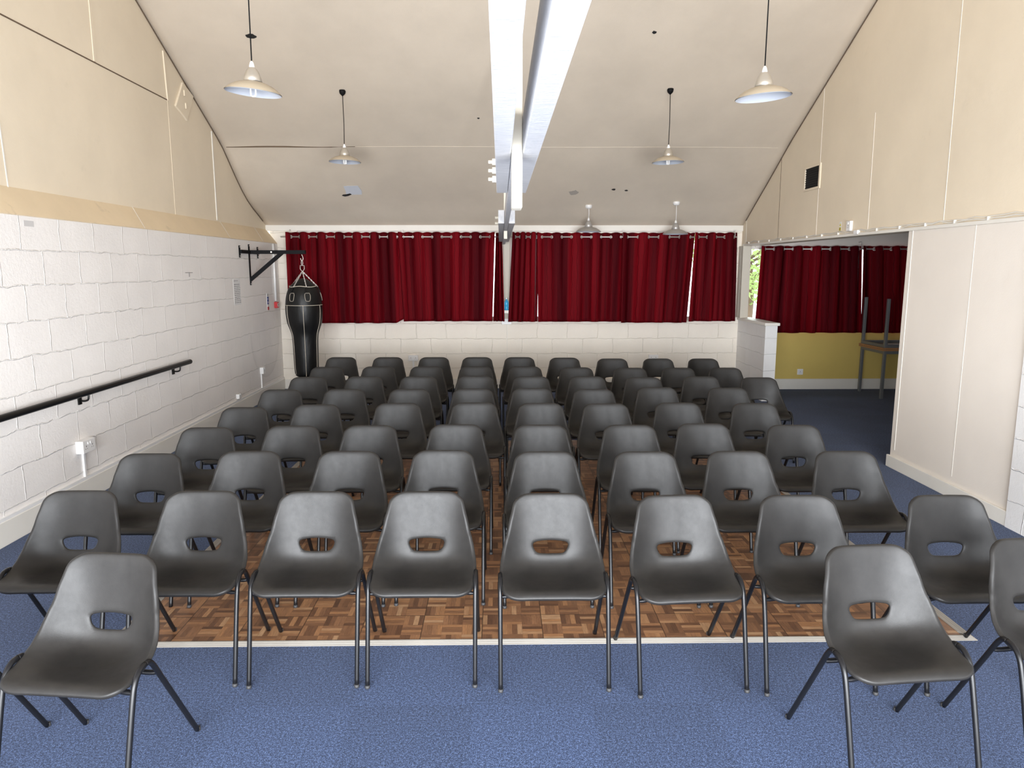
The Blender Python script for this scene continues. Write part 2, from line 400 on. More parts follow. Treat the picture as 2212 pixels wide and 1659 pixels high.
# far wall
far = MB()
far.box(XL - .1, YF, 0, XR + .0, YF + .2, 1.045)
far.box(XL - .1, YF, 1.045, -3.0, YF + .2, 2.6); far.box(3.50, YF, 1.045, XR, YF + .2, 2.6)
far.box(-3.0, YF, 2.40, 3.50, YF + .2, 2.6)
struct(far.build('wall_far', WHITE_F))
struct(MB().box(XU, YF - .035, 2.365, XR, YF + .001, 2.455).build('trim_19', TRIMW, bevel=.004))
struct(MB().box(.045, YF - .02, 1.045, .15, YF + .12, 2.40).build('trim_20', POSTC, bevel=.004))
struct(MB().box(3.58, YF - .20, 1.086, 3.70, YF + .12, ZH).build('trim_21', POSTC, bevel=.006))
struct(MB().box(.103, YF - .004, 0.2, .111, YF, 1.04).build('trim_22', TRIMW))
def window(n, x0, x1, z0, z1, y, nm=2):
    r = empty('window_%d' % n, ((x0 + x1) / 2, y, z0)); r['kind'] = 'structure'
    cx = (x0 + x1) / 2; f = MB(); t = .05; W = (x1 - x0) / 2; Hh = z1 - z0
    f.box(-W, .03, 0, W, .11, t); f.box(-W, .03, Hh - t, W, .11, Hh); f.box(-W, .03, t, -W + t, .11, Hh - t); f.box(W - t, .03, t, W, .11, Hh - t)
    for k in range(1, nm):
        xx = -W + 2 * W * k / nm; f.box(xx - .025, .03, t, xx + .025, .11, Hh - t)
    f.build('window_frame', TRIMW, r)
    MB().box(-W + t, .066, t, W - t, .072, Hh - t).build('pane', GLASS, r)
    return r
window(1, -3.0, .045, 1.045, 2.40, YF, 3); window(2, .15, 3.50, 1.045, 2.40, YF, 3)
# far-wall baseboard
def bbox(name, *a, mat=TRIMW): return struct(MB().box(*a).build(name, mat, bevel=.004))
bbox('baseboard_far', XL, YF - .02, 0, XR, YF, .15)
bbox('baseboard_left', XL, YB, 0, XL + .022, YF - .02, .165)
struct(MB().box(XL, 4.0, .165, XL + .018, YF - .03, .19).build('trim_23', PLASTIC))
bbox('baseboard_right', XR - .022, 4.87, 0, XR + .0, YO + .02, .11)
# low stub wall with sill that starts the opening
struct(MB().box(XR, 9.79, 0, XR + .165, YF, 1.045).build('wall_stub', WHITE_R))
struct(MB().box(XR - .02, 9.76, 1.045, XR + .19, YF, 1.085).build('trim_24', TRIMW, bevel=.008))
# side room
sd = MB(); sd.box(XR + .165, YS, 0, XS, YS + .2, .90); sd.box(6.9, YS, .90, XS, YS + .2, 2.6)
struct(sd.build('wall_side_room_far', YELLOW))
sd = MB(); sd.box(XR + .16, YS + .005, 2.13, XS, YS + .2, 2.6)
struct(sd.build('wall_side_room_head', TRIMW))
struct(MB().box(XS, YB, 0, XS + .1, YF, 2.6).build('wall_side_room_right', PANEL))
struct(MB().box(XR + .17, 3.5, 0, XS, 3.6, 2.6).build('wall_side_room_near', PANEL))
struct(MB().box(XR + .17, 3.5, 2.50, XS, YF + .1, 2.6).build('ceiling_side_room', PANEL))
bbox('baseboard_side_room', XR + .165, YS - .02, 0, XS, YS, .16)
window(3, 3.67, 6.9, .90, 2.15, YS, 2)
# rear wall with its glazing (behind the camera)
rb = MB(); rb.box(XL - .2, YB - .2, 0, -2.95, YB, 2.7); rb.box(3.2, YB - .2, 0, XR + .17, YB, 2.7); rb.box(-2.95, YB - .2, 0, 3.2, YB, .10); rb.box(-2.95, YB - .2, 2.45, 3.2, YB, 2.75)
struct(rb.build('wall_rear', PANEL))
r4 = window(4, -2.95, 3.2, .10, 2.45, YB - .15, 4)

# ------------------------------------------------------------ roof tie beam (two plies, hangers, spliced middle ply)
tb = MB(); tb.box(-.016, YB, 2.20, .039, 3.80, 2.325)
r = empty('roof_beam', (0, 0, 0)); tag(r, 'long white painted twin timber tie beam overhead near the camera', None, None, 'structure')
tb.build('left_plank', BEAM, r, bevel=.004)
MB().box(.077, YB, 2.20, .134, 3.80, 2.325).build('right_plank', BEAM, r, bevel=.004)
for k, (yy, zz) in enumerate(((3.41, 2.222), (3.41, 2.260), (3.41, 2.298))):
    b = MB(); b.tube([(-.016, yy, zz), (-.034, yy, zz)], .016, 6); b.tube([(-.034, yy, zz), (-.052, yy, zz)], .008, 8)
    b.build('bolt', POSTC, r)
r = empty('roof_hanger', (0, 0, 0)); tag(r, 'cream timber hanger clamped between the two nearest beam planks', None, None, 'structure')
MB().box(.040, 2.50, 2.02, .076, 2.60, roof(0, 2.55)).build('hanger_plank', POSTC, r, bevel=.005)
r = empty('roof_beam', (0, 0, 0)); tag(r, 'single white tie plank running between the near and far beam pairs', None, None, 'structure')
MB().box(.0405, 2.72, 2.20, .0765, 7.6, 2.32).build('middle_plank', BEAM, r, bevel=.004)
r = empty('roof_beam', (0, 0, 0)); tag(r, 'far pair of white tie planks ending at the curtained wall', None, None, 'structure')
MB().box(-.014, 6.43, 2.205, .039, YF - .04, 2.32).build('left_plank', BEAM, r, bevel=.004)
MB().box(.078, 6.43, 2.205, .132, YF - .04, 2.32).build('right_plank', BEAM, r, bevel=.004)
for zz in (2.235, 2.285): MB().tube([(-.014, 6.9, zz), (-.045, 6.9, zz)], .012, 8).build('bolt', POSTC, r)
r = empty('roof_hanger', (0, 0, 0)); tag(r, 'short timber hanger end between the far beam pair', None, None, 'structure')
MB().box(.0405, 7.62, 2.12, .0765, 7.72, roof(0, 7.7)).build('hanger_plank', POSTC, r, bevel=.005)
r = MB().box(.0405, 7.75, 2.17, .0765, YF - .03, 2.30).build('roof_beam', BEAM); tag(r, 'inner white tie plank between the far pair next to the window post', None, None, 'structure')

# ------------------------------------------------------------ dance floor
dx0, dx1, dy0, dy1, dh = -1.93, 2.36, 3.29, 7.52, .014
dance = empty('dance_floor', (.21, 5.4, 0), 0, 'portable parquet dance floor laid on the blue carpet under the chairs', 'dance floor')
def rel(b, p): b.v = [(x - p[0], y - p[1], z - p[2]) for x, y, z in b.v]; return b
O = (.21, 5.4, 0); e = .065
rel(MB().box(dx0 + e, dy0 + .035, 0, dx1 - e, dy1 - .035, dh), O).build('parquet', PARQUET, dance)
def edging(p):                                      # sloping ramp strip with grooves
    return MB().quadbox(p, (0, 0, 1), .0)
def ramp_strip(x0, y0, x1, y1, nx_, ny_, w_):       # outer edge line, inward normal
    b = MB(); prof = [(0, 0), (0, .003), (.25, .007), (.28, .0055), (.31, .0085), (.55, .012), (.58, .0105), (.61, .0135), (.85, .0165), (1, .0165), (1, 0)]
    k = len(prof); vs = []
    for q, (xx, yy) in enumerate(((x0, y0), (x1, y1))):
        tx, ty = (x1 - x0, y1 - y0); l = math.hypot(tx, ty); tx /= l; ty /= l; s_ = 1 if q == 0 else -1
        for a, z in prof: m_ = a * w_ * s_; vs.append((xx + nx_ * a * w_ + tx * m_, yy + ny_ * a * w_ + ty * m_, z))
    fs = [(i, (i + 1) % k, (i + 1) % k + k, i + k) for i in range(k)] + [tuple(range(k)), tuple(range(k, 2 * k))[::-1]]
    return rel(b.add(vs, fs), O)
ramp_strip(dx0, dy0, dx1, dy0, 0, 1, .028).build('edge_strip', ALU, dance)
ramp_strip(dx1, dy1, dx0, dy1, 0, -1, e).build('edge_strip', ALU, dance)
ramp_strip(dx0, dy1, dx0, dy0, 1, 0, e).build('edge_strip', ALU, dance)
ramp_strip(dx1, dy0, dx1, dy1, -1, 0, e).build('edge_strip', ALU, dance)

# ------------------------------------------------------------ chairs
PROFILE = [(-.194, .4200), (-.187, .4290), (-.174, .4338), (-.157, .4345), (-.13, .4315), (-.08, .425), (-.02, .420), (.035, .422), (.078, .438), (.101, .468), (.115, .515), (.128, .57), (.146, .655), (.164, .735), (.170, .752)]
EDGE = [(-.194, .4205), (-.187, .4290), (-.174, .4345), (-.157, .4370), (-.13, .4395), (-.08, .448), (-.035, .460), (.004, .478), (.034, .505), (.056, .538), (.076, .578), (.096, .622), (.120, .680), (.148, .738), (.157, .753)]
def chair_shell():
    C = spline([(0, a, b) for a, b in PROFILE], 14); EC = spline([(0, a, b) for a, b in EDGE], 14)
    arc = [0]
    for i in range(1, len(C)): arc.append(arc[-1] + (C[i] - C[i - 1]).length)
    L = arc[-1]
    def at(a):
        a = max(0, min(L, a)); i = 0
        lo, hi = 0, len(arc) - 1
        while hi - lo > 1:
            m_ = (lo + hi) // 2
            if arc[m_] <= a: lo = m_
            else: hi = m_
        t = (a - arc[lo]) / max(1e-9, arc[hi] - arc[lo]); p = C[lo].lerp(C[hi], t); q = EC[lo].lerp(EC[hi], t)
        i0, i1 = max(0, lo - 6), min(len(C) - 1, hi + 6); tg = (C[i1] - C[i0]).normalized()
        return p, q
    def lerp_tab(tab, a):
        for (a0, v0), (a1, v1) in zip(tab, tab[1:]):
            if a <= a1:
                t = max(0, (a - a0) / (a1 - a0)); t = t * t * (3 - 2 * t); return v0 + (v1 - v0) * t
        return tab[-1][1]
    W = [(0, .205), (.05, .216), (.15, .222), (.27, .219), (.34, .2), (.42, .195), (.50, .180), (L, .150)]
    W = [(0, .210), (.03, .2155), (.11, .221), (.20, .222), (.26, .217), (.32, .206), (.40, .190), (.50, .171), (.58, .160), (L, .153)]
    def wid(a):
        for (a0, v0), (a1, v1) in zip(W, W[1:]):
            if a <= a1: return v0 + (v1 - v0) * max(0, (a - a0) / (a1 - a0))
        return W[-1][1]
    CV = [(0, .0), (.05, .004), (.14, .022), (.24, .05), (.31, .075), (.38, .058), (.48, .034), (.60, .024), (L, .012)]
    # arc position of the hand hole (z .478 - .551)
    def arc_z(z):
        for i in range(len(C) - 1):
            if C[i].y > .05 and C[i].z <= z <= C[i + 1].z: return arc[i]
    ah0, ah1 = arc_z(.487), arc_z(.539); ah = (ah0 + ah1) / 2; ha = (ah1 - ah0) / 2; hx = .079
    us = []
    nu = 13
    uh = hx / wid(ah)
    half = [uh * k / 5 for k in range(6)] + [uh + (1 - uh) * math.sin(PI / 2 * k / 8) for k in range(1, 9)]
    us = [-x for x in half[:0:-1]] + half
    lows = [ah0 * (1 - math.cos(PI * k / 26)) / (1 - math.cos(PI * 1 / 2)) for k in range(14)]
    lows = [ah0 * math.sin(PI / 2 * k / 18) ** 1.0 * .0 + ah0 * (k / 20) ** 1.15 for k in range(20)] + [ah0]
    mids = [ah0 + (ah1 - ah0) * k / 4 for k in range(1, 5)]
    highs = [ah1 + (L - ah1) * (1 - (1 - k / 9) ** 1.3) for k in range(1, 10)]
    vsl = lows + mids + highs
    r0, r1 = .062, .050
    rows = []; mask = []
    iH0 = len(lows) - 1; iH1 = iH0 + 4; ic = len(us) // 2; jl, jr = ic - 5, ic + 5
    for i, a in enumerate(vsl):
        row = []
        for u in us:
            x = abs(u)
            d0 = x * wid(0) - (wid(0) - r0); a0 = r0 - math.sqrt(max(0, r0 * r0 - d0 * d0)) if d0 > 0 else 0
            d1 = x * wid(L) - (wid(L) - r1); a1 = r1 - math.sqrt(max(0, r1 * r1 - d1 * d1)) if d1 > 0 else 0
            # keep rows near the hole unshifted
            if a < ah0: aa = a0 + (ah0 - a0) * (a / ah0)
            elif a > ah1: aa = ah1 + (L - a1 - ah1) * ((a - ah1) / (L - ah1))
            else: aa = a
            xx = u * wid(aa)
            p_, q_ = xx / hx, (aa - ah) / ha; m_ = max(abs(p_), abs(q_)); MM = 2.6
            if m_ < MM:
                t = min(1, max(0, (MM - m_) / (MM - 1)))
                s_ = 1 / ((abs(p_ / m_) ** 5 + abs(q_ / m_) ** 5) ** .2) if m_ > 1e-6 else 1
                pn, qn = p_ * s_, q_ * s_
                pn *= 1 + .15 * max(-1, min(1, qn))
                if qn > 0: qn += .42 * max(0, 1 - pn * pn)
                p_ = p_ + (pn - p_) * t; q_ = q_ + (qn - q_) * t
                xx = p_ * hx; aa = ah + q_ * ha
            P, Q = at(aa); un = min(1, abs(xx) / wid(aa)); k_ = un ** 2.9
            z = -(.006 * un ** 4) * (1 - aa / .08) if aa < .08 else 0
            row.append(Vector((xx, P.y + (Q.y - P.y) * k_, P.z + (Q.z - P.z) * k_ + z)))
        rows.append(row)
    nR, nC = len(rows), len(us)
    bm = bmesh.new(); V = [[bm.verts.new(p) for p in row] for row in rows]
    for i in range(nR - 1):
        for j in range(nC - 1):
            if iH0 <= i < iH1 and jl <= j < jr: continue
            bm.faces.new((V[i][j], V[i][j + 1], V[i + 1][j + 1], V[i + 1][j]))
    for i in range(iH0 + 1, iH1):
        for j in range(jl + 1, jr): bm.verts.remove(V[i][j])
    bmesh.ops.remove_doubles(bm, verts=bm.verts, dist=.0008)
    bmesh.ops.recalc_face_normals(bm, faces=bm.faces)
    bm.normal_update()
    # make normals point to the sitter
    f = min(bm.faces, key=lambda f: (f.calc_center_median() - Vector((0, -.05, .42))).length)
    if f.normal.z < 0: bmesh.ops.reverse_faces(bm, faces=bm.faces)
    bm.normal_update()
    # rolled rim: extrude boundary outwards and back
    def roll(edges, steps):
        for so, sb in steps:
            vn = {}; 
            for e_ in edges:
                fc = e_.link_faces[0]; d = (e_.verts[1].co - e_.verts[0].co); o_ = d.cross(fc.normal).normalized()
                mid = (e_.verts[0].co + e_.verts[1].co) / 2
                if (mid + o_ * .01 - fc.calc_center_median()).length < (mid - o_ * .01 - fc.calc_center_median()).length: o_ = -o_
                for v in e_.verts: vn.setdefault(v, [Vector(), Vector()]); vn[v][0] += o_; vn[v][1] += fc.normal
            if not hasattr(roll, 'n'): pass
            res = bmesh.ops.extrude_edge_only(bm, edges=edges)
            nv = [g for g in res['geom'] if isinstance(g, bmesh.types.BMVert)]; ne = [g for g in res['geom'] if isinstance(g, bmesh.types.BMEdge)]
            src = {tuple(round(c, 6) for c in v.co): v for v in vn}
            newn = {}
            for v in nv:
                o = src.get(tuple(round(c, 6) for c in v.co))
                if o is None: continue
                a_, b_ = vn[o]; nn0 = base.get(o, (a_.normalized(), b_.normalized())); base[v] = nn0
                v.co = v.co + nn0[0] * so - nn0[1] * sb
            edges = [e_ for e_ in ne if e_.is_boundary]
            bm.normal_update()
    base = {}
    bnd = [e_ for e_ in bm.edges if e_.is_boundary]
    hole = [e_ for e_ in bnd if all(abs(v.co.x) < .1 and .46 < v.co.z < .59 for v in e_.verts)]
    outer = [e_ for e_ in bnd if e_ not in set(hole)]
    roll(outer, [(.0055, .0005), (.005, .004), (.002, .012)])
    base = {}
    roll(hole, [(-.0005, .009)]) if False else roll(hole, [(.0012, .010)])
    me = bpy.data.meshes.new('shell'); bm.to_mesh(me); bm.free()
    me.materials.append(SHELL)
    o = bpy.data.objects.new('seat_shell', me); COL.objects.link(o)
    so = o.modifiers.new('a', 'SOLIDIFY'); so.thickness = .004; so.offset = -1
    sb_ = o.modifiers.new('b', 'SUBSURF'); sb_.levels = 1; sb_.render_levels = 1
    bake(o); o.data.polygons.foreach_set('use_smooth', [True] * len(o.data.polygons))
    return o
FX, FY0, FY1 = .236, -.236, .238                     # feet
def chair_proto(feet=True):
    r = empty('stacking_chair')
    sh = shell_src.copy(); sh.data = shell_src.data; COL.objects.link(sh); sh.parent = r
    for s in (-1, 1):
        for fr in (0, 1):
            lo = MESH[('leg', s, fr)].copy(); COL.objects.link(lo); lo.parent = r
            if feet:
                ft = MESH[('foot', s, fr)].copy(); COL.objects.link(ft); ft.parent = lo
    fo = MESH['frame'].copy(); COL.objects.link(fo); fo.parent = r
    return r
shell_src = chair_shell(); MESH = {}
for s in (-1, 1):
    apex = (s * .237, -.060, .458)
    fr_pts = spline([(s * FX, FY0, .0), (s * .2365, -.187, .20), (s * .237, -.143, .37), (s * .237, -.122, .425), (s * .237, -.092, .453), apex], 6)
    rr_pts = spline([apex, (s * .237, -.036, .452), (s * .237, -.012, .425), (s * .2368, .030, .3535), (s * .2365, .075, .277), (s * .236, .145, .158), (s * FX, FY1, .0)], 6)
    MESH[('leg', s, 0)] = MB().tube(fr_pts, .0102, 10).build('leg', LEGM, smooth=True)
    MESH[('leg', s, 1)] = MB().tube(rr_pts, .0102, 10).build('leg', LEGM, smooth=True)
    for q, y in ((0, FY0), (1, FY1)):
        MESH[('foot', s, q)] = MB().lathe([(.0, 0), (.0108, 0), (.0114, .004), (.011, .014), (.0, .014)], (s * FX, y, 0), 10).build('foot_glide', FOOT, smooth=True)
fb = MB()
for y, z, yi in ((-.133, .392, -.12), (.022, .378, .01)):
    fb.tube(spline([(-.237, y, z), (-.19, (y + yi) / 2, z + .002), (-.12, yi, z + .009), (.12, yi, z + .009), (.19, (y + yi) / 2, z + .002), (.237, y, z)], 4), [.007] * 2 + [.0095] * 17 + [.007] * 2, 8)
for s in (-1, 1): fb.box(s * .10 - .012, -.12, .388, s * .10 + .012, .01, .405)
MESH['frame'] = fb.build('seat_frame', LEGM, smooth=True)
near_p = chair_proto(True); far_p = chair_proto(False)
for k, o in list(MESH.items()): bpy.data.objects.remove(o)
bpy.data.objects.remove(shell_src)

ROWS = [  # pixel positions of the middle of each back's top edge, front to back; yaw in degrees
 [(-95, 1195, -6), (247, 1201, -6), (1872, 1183, 5), (2224, 1168, 3)],
 [(177, 1064, 0), (446, 1067, 0), (688, 1068, 0), (923, 1068, 0), (1188, 1072, 0), (1451, 1076, 4), (1716, 1076, 0), (2033, 1076, 0)],
 [(327, 983, 0), (542, 983, 0), (756, 983, 0), (958, 981, 0), (1177, 984, 0), (1392, 984, 0), (1592, 983, 0), (1824, 983, 0)],
 [(450, 926, 0), (634, 927, 0), (801, 926, 0), (986, 924, 0), (1168, 925, 0), (1359, 925, 0), (1517, 922, 0), (1712, 925, 0)],
 [(530, 882, 0), (686, 880, 0), (861, 877, 0), (1025, 876, 0), (1168, 877, 0), (1308, 878, 0), (1463, 876, 0), (1628, 877, 0)],
 [(609, 847, 0), (746, 846, 0), (886, 846, 0), (1022, 845, 0), (1149, 844, 0), (1282, 846, 0), (1418, 842, 0), (1571, 843, 0)],
 [(668, 819, 0), (788, 818, 0), (905, 818, 0), (1027, 817, 0), (1147, 818, 0), (1268, 818, 0), (1389, 820, 0), (1513, 818, 0), (1638, 817, 0)],
 [(707, 795, 0), (818, 794, 0), (922, 794, 0), (1028, 794, 0), (1134, 794, 0), (1245, 796, 0), (1361, 797, 0), (1465, 797, 0), (1565, 796, 0)],
 [(738, 773, 0), (839, 773, 0), (938, 773, 0), (1031, 773, 0), (1122, 773, 0), (1219, 774, 0), (1322, 776, 0), (1421, 776, 0), (1518, 776, 0)],
]
ORD = ['leftmost', 'second from left', 'third from left', 'fourth from left', 'fifth from left', 'sixth from left', 'seventh from left', 'eighth from left', 'ninth from left']
RN = ['', 'front full row', 'second full row', 'third full row', 'fourth full row', 'fifth full row', 'sixth full row', 'row just before the rearmost', 'rearmost row by the far wall']
used = {True: False, False: False}
for ri, row in enumerate(ROWS):
    for ci, (px, py, yw) in enumerate(row):
        yaw = math.radians(yw); zt = .752
        p = atZ(px, py, zt); off = Vector((-math.sin(yaw) * .168, math.cos(yaw) * .168))
        def inside(y_): return dx0 < p.x < dx1 and dy0 < y_ < dy1
        bx, by = p.x - off.x, p.y - off.y
        zf = .0145 if inside(by + FY0) else 0; zr = .0145 if inside(by + FY1) else 0
        near = ri <= 3
        if not used[near]: r = near_p if near else far_p; used[near] = True
        else: r = copy_tree(near_p if near else far_p)
        tilt = math.atan2(zr - zf, FY1 - FY0)
        r.location = (bx, by, (zf * FY1 - zr * FY0) / (FY1 - FY0)); r.rotation_euler = (tilt, 0, yaw)
        if ri == 0:
            lab = ['black plastic chair cut off by the left picture edge', 'black plastic chair standing forward of the front row at the left',
                   'black plastic chair standing forward of the front row at the right', 'black plastic chair cut off by the right picture edge, with scuffed side'][ci]
        else:
            o_ = ORD[ci] if ci < len(row) - 1 else 'rightmost'
            lab = 'black plastic stacking chair, %s in the %s' % (o_, RN[ri])
        tag(r, lab, 'chair', 'black stacking chairs set out in rows facing the camera')

# ------------------------------------------------------------ curtains
def rod(name_label, x0, x1, y, z, brackets):
    r = empty('curtain_rod', (x0, y, z), 0, name_label, 'curtain rod')
    MB().tube([(0, 0, 0), (x1 - x0, 0, 0)], .0095, 10).build('rod', STEEL, r, smooth=True)
    for bx in brackets:
        b = MB(); b.tube([(bx - x0, .02, 0), (bx - x0, .0, .012), (bx - x0, .0, .10), (bx - x0, .085, .10)], .005, 6); b.build('bracket', STEEL, r)
    return r
YC = YF - .12; ZR = 2.275
rod('steel curtain rod over the left half of the far wall', atY(606, 510, YC).x, .03, YC, ZR, [atY(625, 505, YC).x, atY(869, 505, YC).x])
rod('steel curtain rod over the right half of the far wall', .14, atY(1592, 505, YC).x, YC, ZR, [atY(1346, 505, YC).x, atY(1588, 505, YC).x])
YC2 = YS - .12; ZR2 = atY(1800, 538, YC2).z
rod('steel curtain rod in the side room', atY(1640, 540, YC2).x, 6.6, YC2, ZR2, [atY(1862, 520, YC2).x])
random.seed(5)
def curtain(px0, px1, pb0, pb1, pyt, pyb, n, y, zrod, label, group, amp=.045, lift=0, bulge=0, seed=0, eyelets=True, kick=0):
    rnd = random.Random(seed); a = atY(px0, pyt, y); b = atY(px1, pyt, y); x0, x1 = a.x, b.x; ztop = a.z
    xb0, xb1 = atY(pb0, pyb, y).x, atY(pb1, pyb, y).x; zb = atY((pb0 + pb1) / 2, pyb, y).z
    r = empty('curtain', ((x0 + x1) / 2, y, zb), 0, label, 'curtain', group); ox = (x0 + x1) / 2
    nc = max(30, int(n * 22)); nr = 26; ph = [rnd.uniform(-.5, .5) for _ in range(6)]; vs = []; uvs = []
    for j in range(nr + 1):
        v = j / nr                                   # 0 top
        for i in range(nc + 1):
            t = i / nc
            tt = t + v * .012 * math.sin(t * 17 + ph[0] * 9)
            c = math.cos(2 * PI * n * tt + v * ph[1] * .6)
            d = -amp * (math.tanh(1.9 * c) / math.tanh(1.9)) * (1 - .35 * v + .35 * v * math.sin(t * 9 + ph[2] * 7))
            d += .010 * v * math.sin(t * 31 + ph[3] * 5) + .006 * v * math.sin(t * 67 + ph[4] * 5 + v * 3)
            x = (x0 + (x1 - x0) * t) * (1 - v) + (xb0 + (xb1 - xb0) * t) * v + .006 * v * math.sin(t * 23 + ph[5] * 7)
            if bulge: x += bulge * math.sin(PI * v) * t
            z = ztop + (zb - ztop) * v
            z += -(.008 * (1 - v)) * (1 - abs(c)) * 1.5
            if lift and t > .93: z += lift * v ** 6 * ((t - .93) / .07)
            if kick and t < .2: d -= kick * math.sin(PI * v) * (1 - t / .2)
            vs.append((x - ox, d - .0, z - zb)); uvs.append((t * (x1 - x0) * 1.35 + seed * .37, z))
    fs = [(j * (nc + 1) + i, (j + 1) * (nc + 1) + i, (j + 1) * (nc + 1) + i + 1, j * (nc + 1) + i + 1) for j in range(nr) for i in range(nc)]
    o = MB().add(vs, fs).build('fabric', CLOTH, r, smooth=True, solid=.003)
    ul = o.data.uv_layers.new(name='UVMap')
    for lp in o.data.loops: ul.data[lp.index].uv = uvs[lp.vertex_index]
    if eyelets:
        for k in range(int(round(2 * n))):
            t = (k + .5) / (2 * n); x = x0 + (x1 - x0) * t - ox; sg = 1 if k % 2 == 0 else -1
            ang = sg * .75
            pts = [(x + .021 * math.cos(q) * math.cos(ang), .021 * math.cos(q) * math.sin(ang), zrod - zb + .021 * math.sin(q)) for q in [2 * PI * w_ / 16 for w_ in range(16)]]
            MB().tube(pts, .0055, 6, closed=True).build('eyelet', CHROME, r, smooth=True)
    return r
GM = 'burgundy eyelet curtains along the far wall'; GS = 'burgundy eyelet curtains in the side room'
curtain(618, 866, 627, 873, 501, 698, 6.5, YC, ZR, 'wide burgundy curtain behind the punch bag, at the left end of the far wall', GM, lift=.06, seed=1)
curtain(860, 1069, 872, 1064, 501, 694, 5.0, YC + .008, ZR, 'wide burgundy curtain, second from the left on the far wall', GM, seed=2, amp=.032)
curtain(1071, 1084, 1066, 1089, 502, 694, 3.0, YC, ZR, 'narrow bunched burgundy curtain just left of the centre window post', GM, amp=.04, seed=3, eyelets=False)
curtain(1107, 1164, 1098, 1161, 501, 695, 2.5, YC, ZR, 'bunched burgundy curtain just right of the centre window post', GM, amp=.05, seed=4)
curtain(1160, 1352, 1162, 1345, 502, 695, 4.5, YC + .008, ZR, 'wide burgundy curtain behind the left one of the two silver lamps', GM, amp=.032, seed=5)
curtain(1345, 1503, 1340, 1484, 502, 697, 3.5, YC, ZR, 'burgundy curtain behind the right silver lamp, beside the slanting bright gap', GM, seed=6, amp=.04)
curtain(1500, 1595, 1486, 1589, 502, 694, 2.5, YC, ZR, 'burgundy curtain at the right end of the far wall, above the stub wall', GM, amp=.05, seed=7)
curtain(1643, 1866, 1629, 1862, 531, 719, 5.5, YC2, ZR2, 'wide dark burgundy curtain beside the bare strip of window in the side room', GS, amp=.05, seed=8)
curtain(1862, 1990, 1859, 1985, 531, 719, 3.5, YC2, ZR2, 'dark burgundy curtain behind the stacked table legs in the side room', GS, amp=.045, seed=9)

# ------------------------------------------------------------ pendant lamps
ENAMEL = Mat('cream_enamel', (.46, .39, .29), .4).m; INNER = Mat('white_enamel_inside', (.46, .49, .55), .35).m
ALUC = Mat('aged_aluminium', (.5, .46, .40), .35, .6).m; SILV = Mat('grey_metallic_enamel', (.42, .40, .38), .4, .5).m
def lamp(x, y, z, diam, tilt, label, outer, cup, cordm, canopy, bulb, group):
    zc = roof(x, y); r = empty('pendant_lamp', (x, y, z), 0, label, 'lamp', group)
    R_ = diam / 2; T = Matrix.Rotation(tilt[0], 4, 'X') @ Matrix.Rotation(tilt[1], 4, 'Y')
    prof = [(.060, .062), (.085, .055), (.12, .042), (.15, .024), (.17, .007), (R_, -.004)]
    sh = MB().lathe(prof, n=40).build('lamp_shade', outer, r, smooth=True)
    inn = MB().lathe([(a * .985, b - .0035) for a, b in prof], n=40).build('shade_lining', INNER, sh, smooth=True)
    MB().lathe([(.0, .150), (.020, .150), (.024, .146), (.040, .125), (.050, .098), (.060, .062), (.056, .060), (0, .06)], n=28).build('lamp_cup', cup, r, smooth=True)
    sh.matrix_local = T
    MB().lathe([(0, .19), (.007, .19), (.012, .18), (.016, .165), (.019, .148), (0, .148)], n=16).build('cord_grip', PLASTIC, r, smooth=True)
    L_ = zc - z - .188
    MB().tube([(0, 0, .188), (.004, 0, .188 + L_ * .4), (0, 0, .188 + L_)], .0042, 8).build('cord', cordm, r, smooth=True)
    if canopy == 'hook': MB().lathe([(0, -.055), (.008, -.05), (.03, -.028), (.036, -.008), (.036, .01), (0, .01)], (0, 0, zc - z), 16).build('ceiling_rose', BLACKM, r, smooth=True)
    else: MB().lathe([(0, -.035), (.03, -.034), (.045, -.024), (.05, -.0), (.05, .015), (0, .015)], (0, 0, zc - z), 20).build('ceiling_rose', PLASTIC, r, smooth=True)
    if bulb:
        b = MB()
        for q in range(bulb):
            a0 = PI * q / bulb; dx_, dy_ = .016 * math.cos(a0), .016 * math.sin(a0)
            b.tube(spline([(dx_, dy_, .06), (dx_, dy_, -.012), (dx_ * .6, dy_ * .6, -.024), (0, 0, -.027), (-dx_ * .6, -dy_ * .6, -.024), (-dx_, -dy_, -.012), (-dx_, -dy_, .06)], 3), .0058, 8)
        b.build('bulb', PLASTIC, r, smooth=True)
    mk = MB()
    for q in range(3): mk.box(-.112 + q * .011, -.081, .0275, -.105 + q * .011, -.076, .031)
    return r
GB = 'cream pendant lamps with black cords'; GW = 'small silver pendant lamps near the far wall'
d = ray(547, 197); p = CP + d * (4.7 / F_PX); lamp(p.x, p.y, p.z - .005, .36, (.05, .09), 'cream pendant lamp with a loop bulb, hanging near the camera at the left', ENAMEL, ALUC, BLACKM, 'hook', 1, GB)
d = ray(1649, 207); p = CP + d * (4.75 / F_PX); lamp(p.x, p.y, p.z - .005, .36, (.03, -.07), 'cream pendant lamp hanging near the camera at the right', ENAMEL, ALUC, BLACKM, 'hook', 0, GB)
p = atY(745, 349, 8.50); lamp(p.x, p.y, p.z, .36, (0, .02), 'cream pendant lamp hanging farther back at the left, above the burgundy curtains', ENAMEL, ALUC, BLACKM, 'hook', 3, GB)
p = atY(1443, 350, 8.46); lamp(p.x, p.y, p.z, .36, (0, -.02), 'cream pendant lamp hanging farther back at the right, above the silver lamps', ENAMEL, ALUC, BLACKM, 'hook', 3, GB)
p = atY(1271, 500, 10.50); lamp(p.x, p.y, p.z, .36, (0, 0), 'silver pendant lamp on white cord, left one by the far curtains', SILV, SILV, PLASTIC, 'rose', 0, GW)
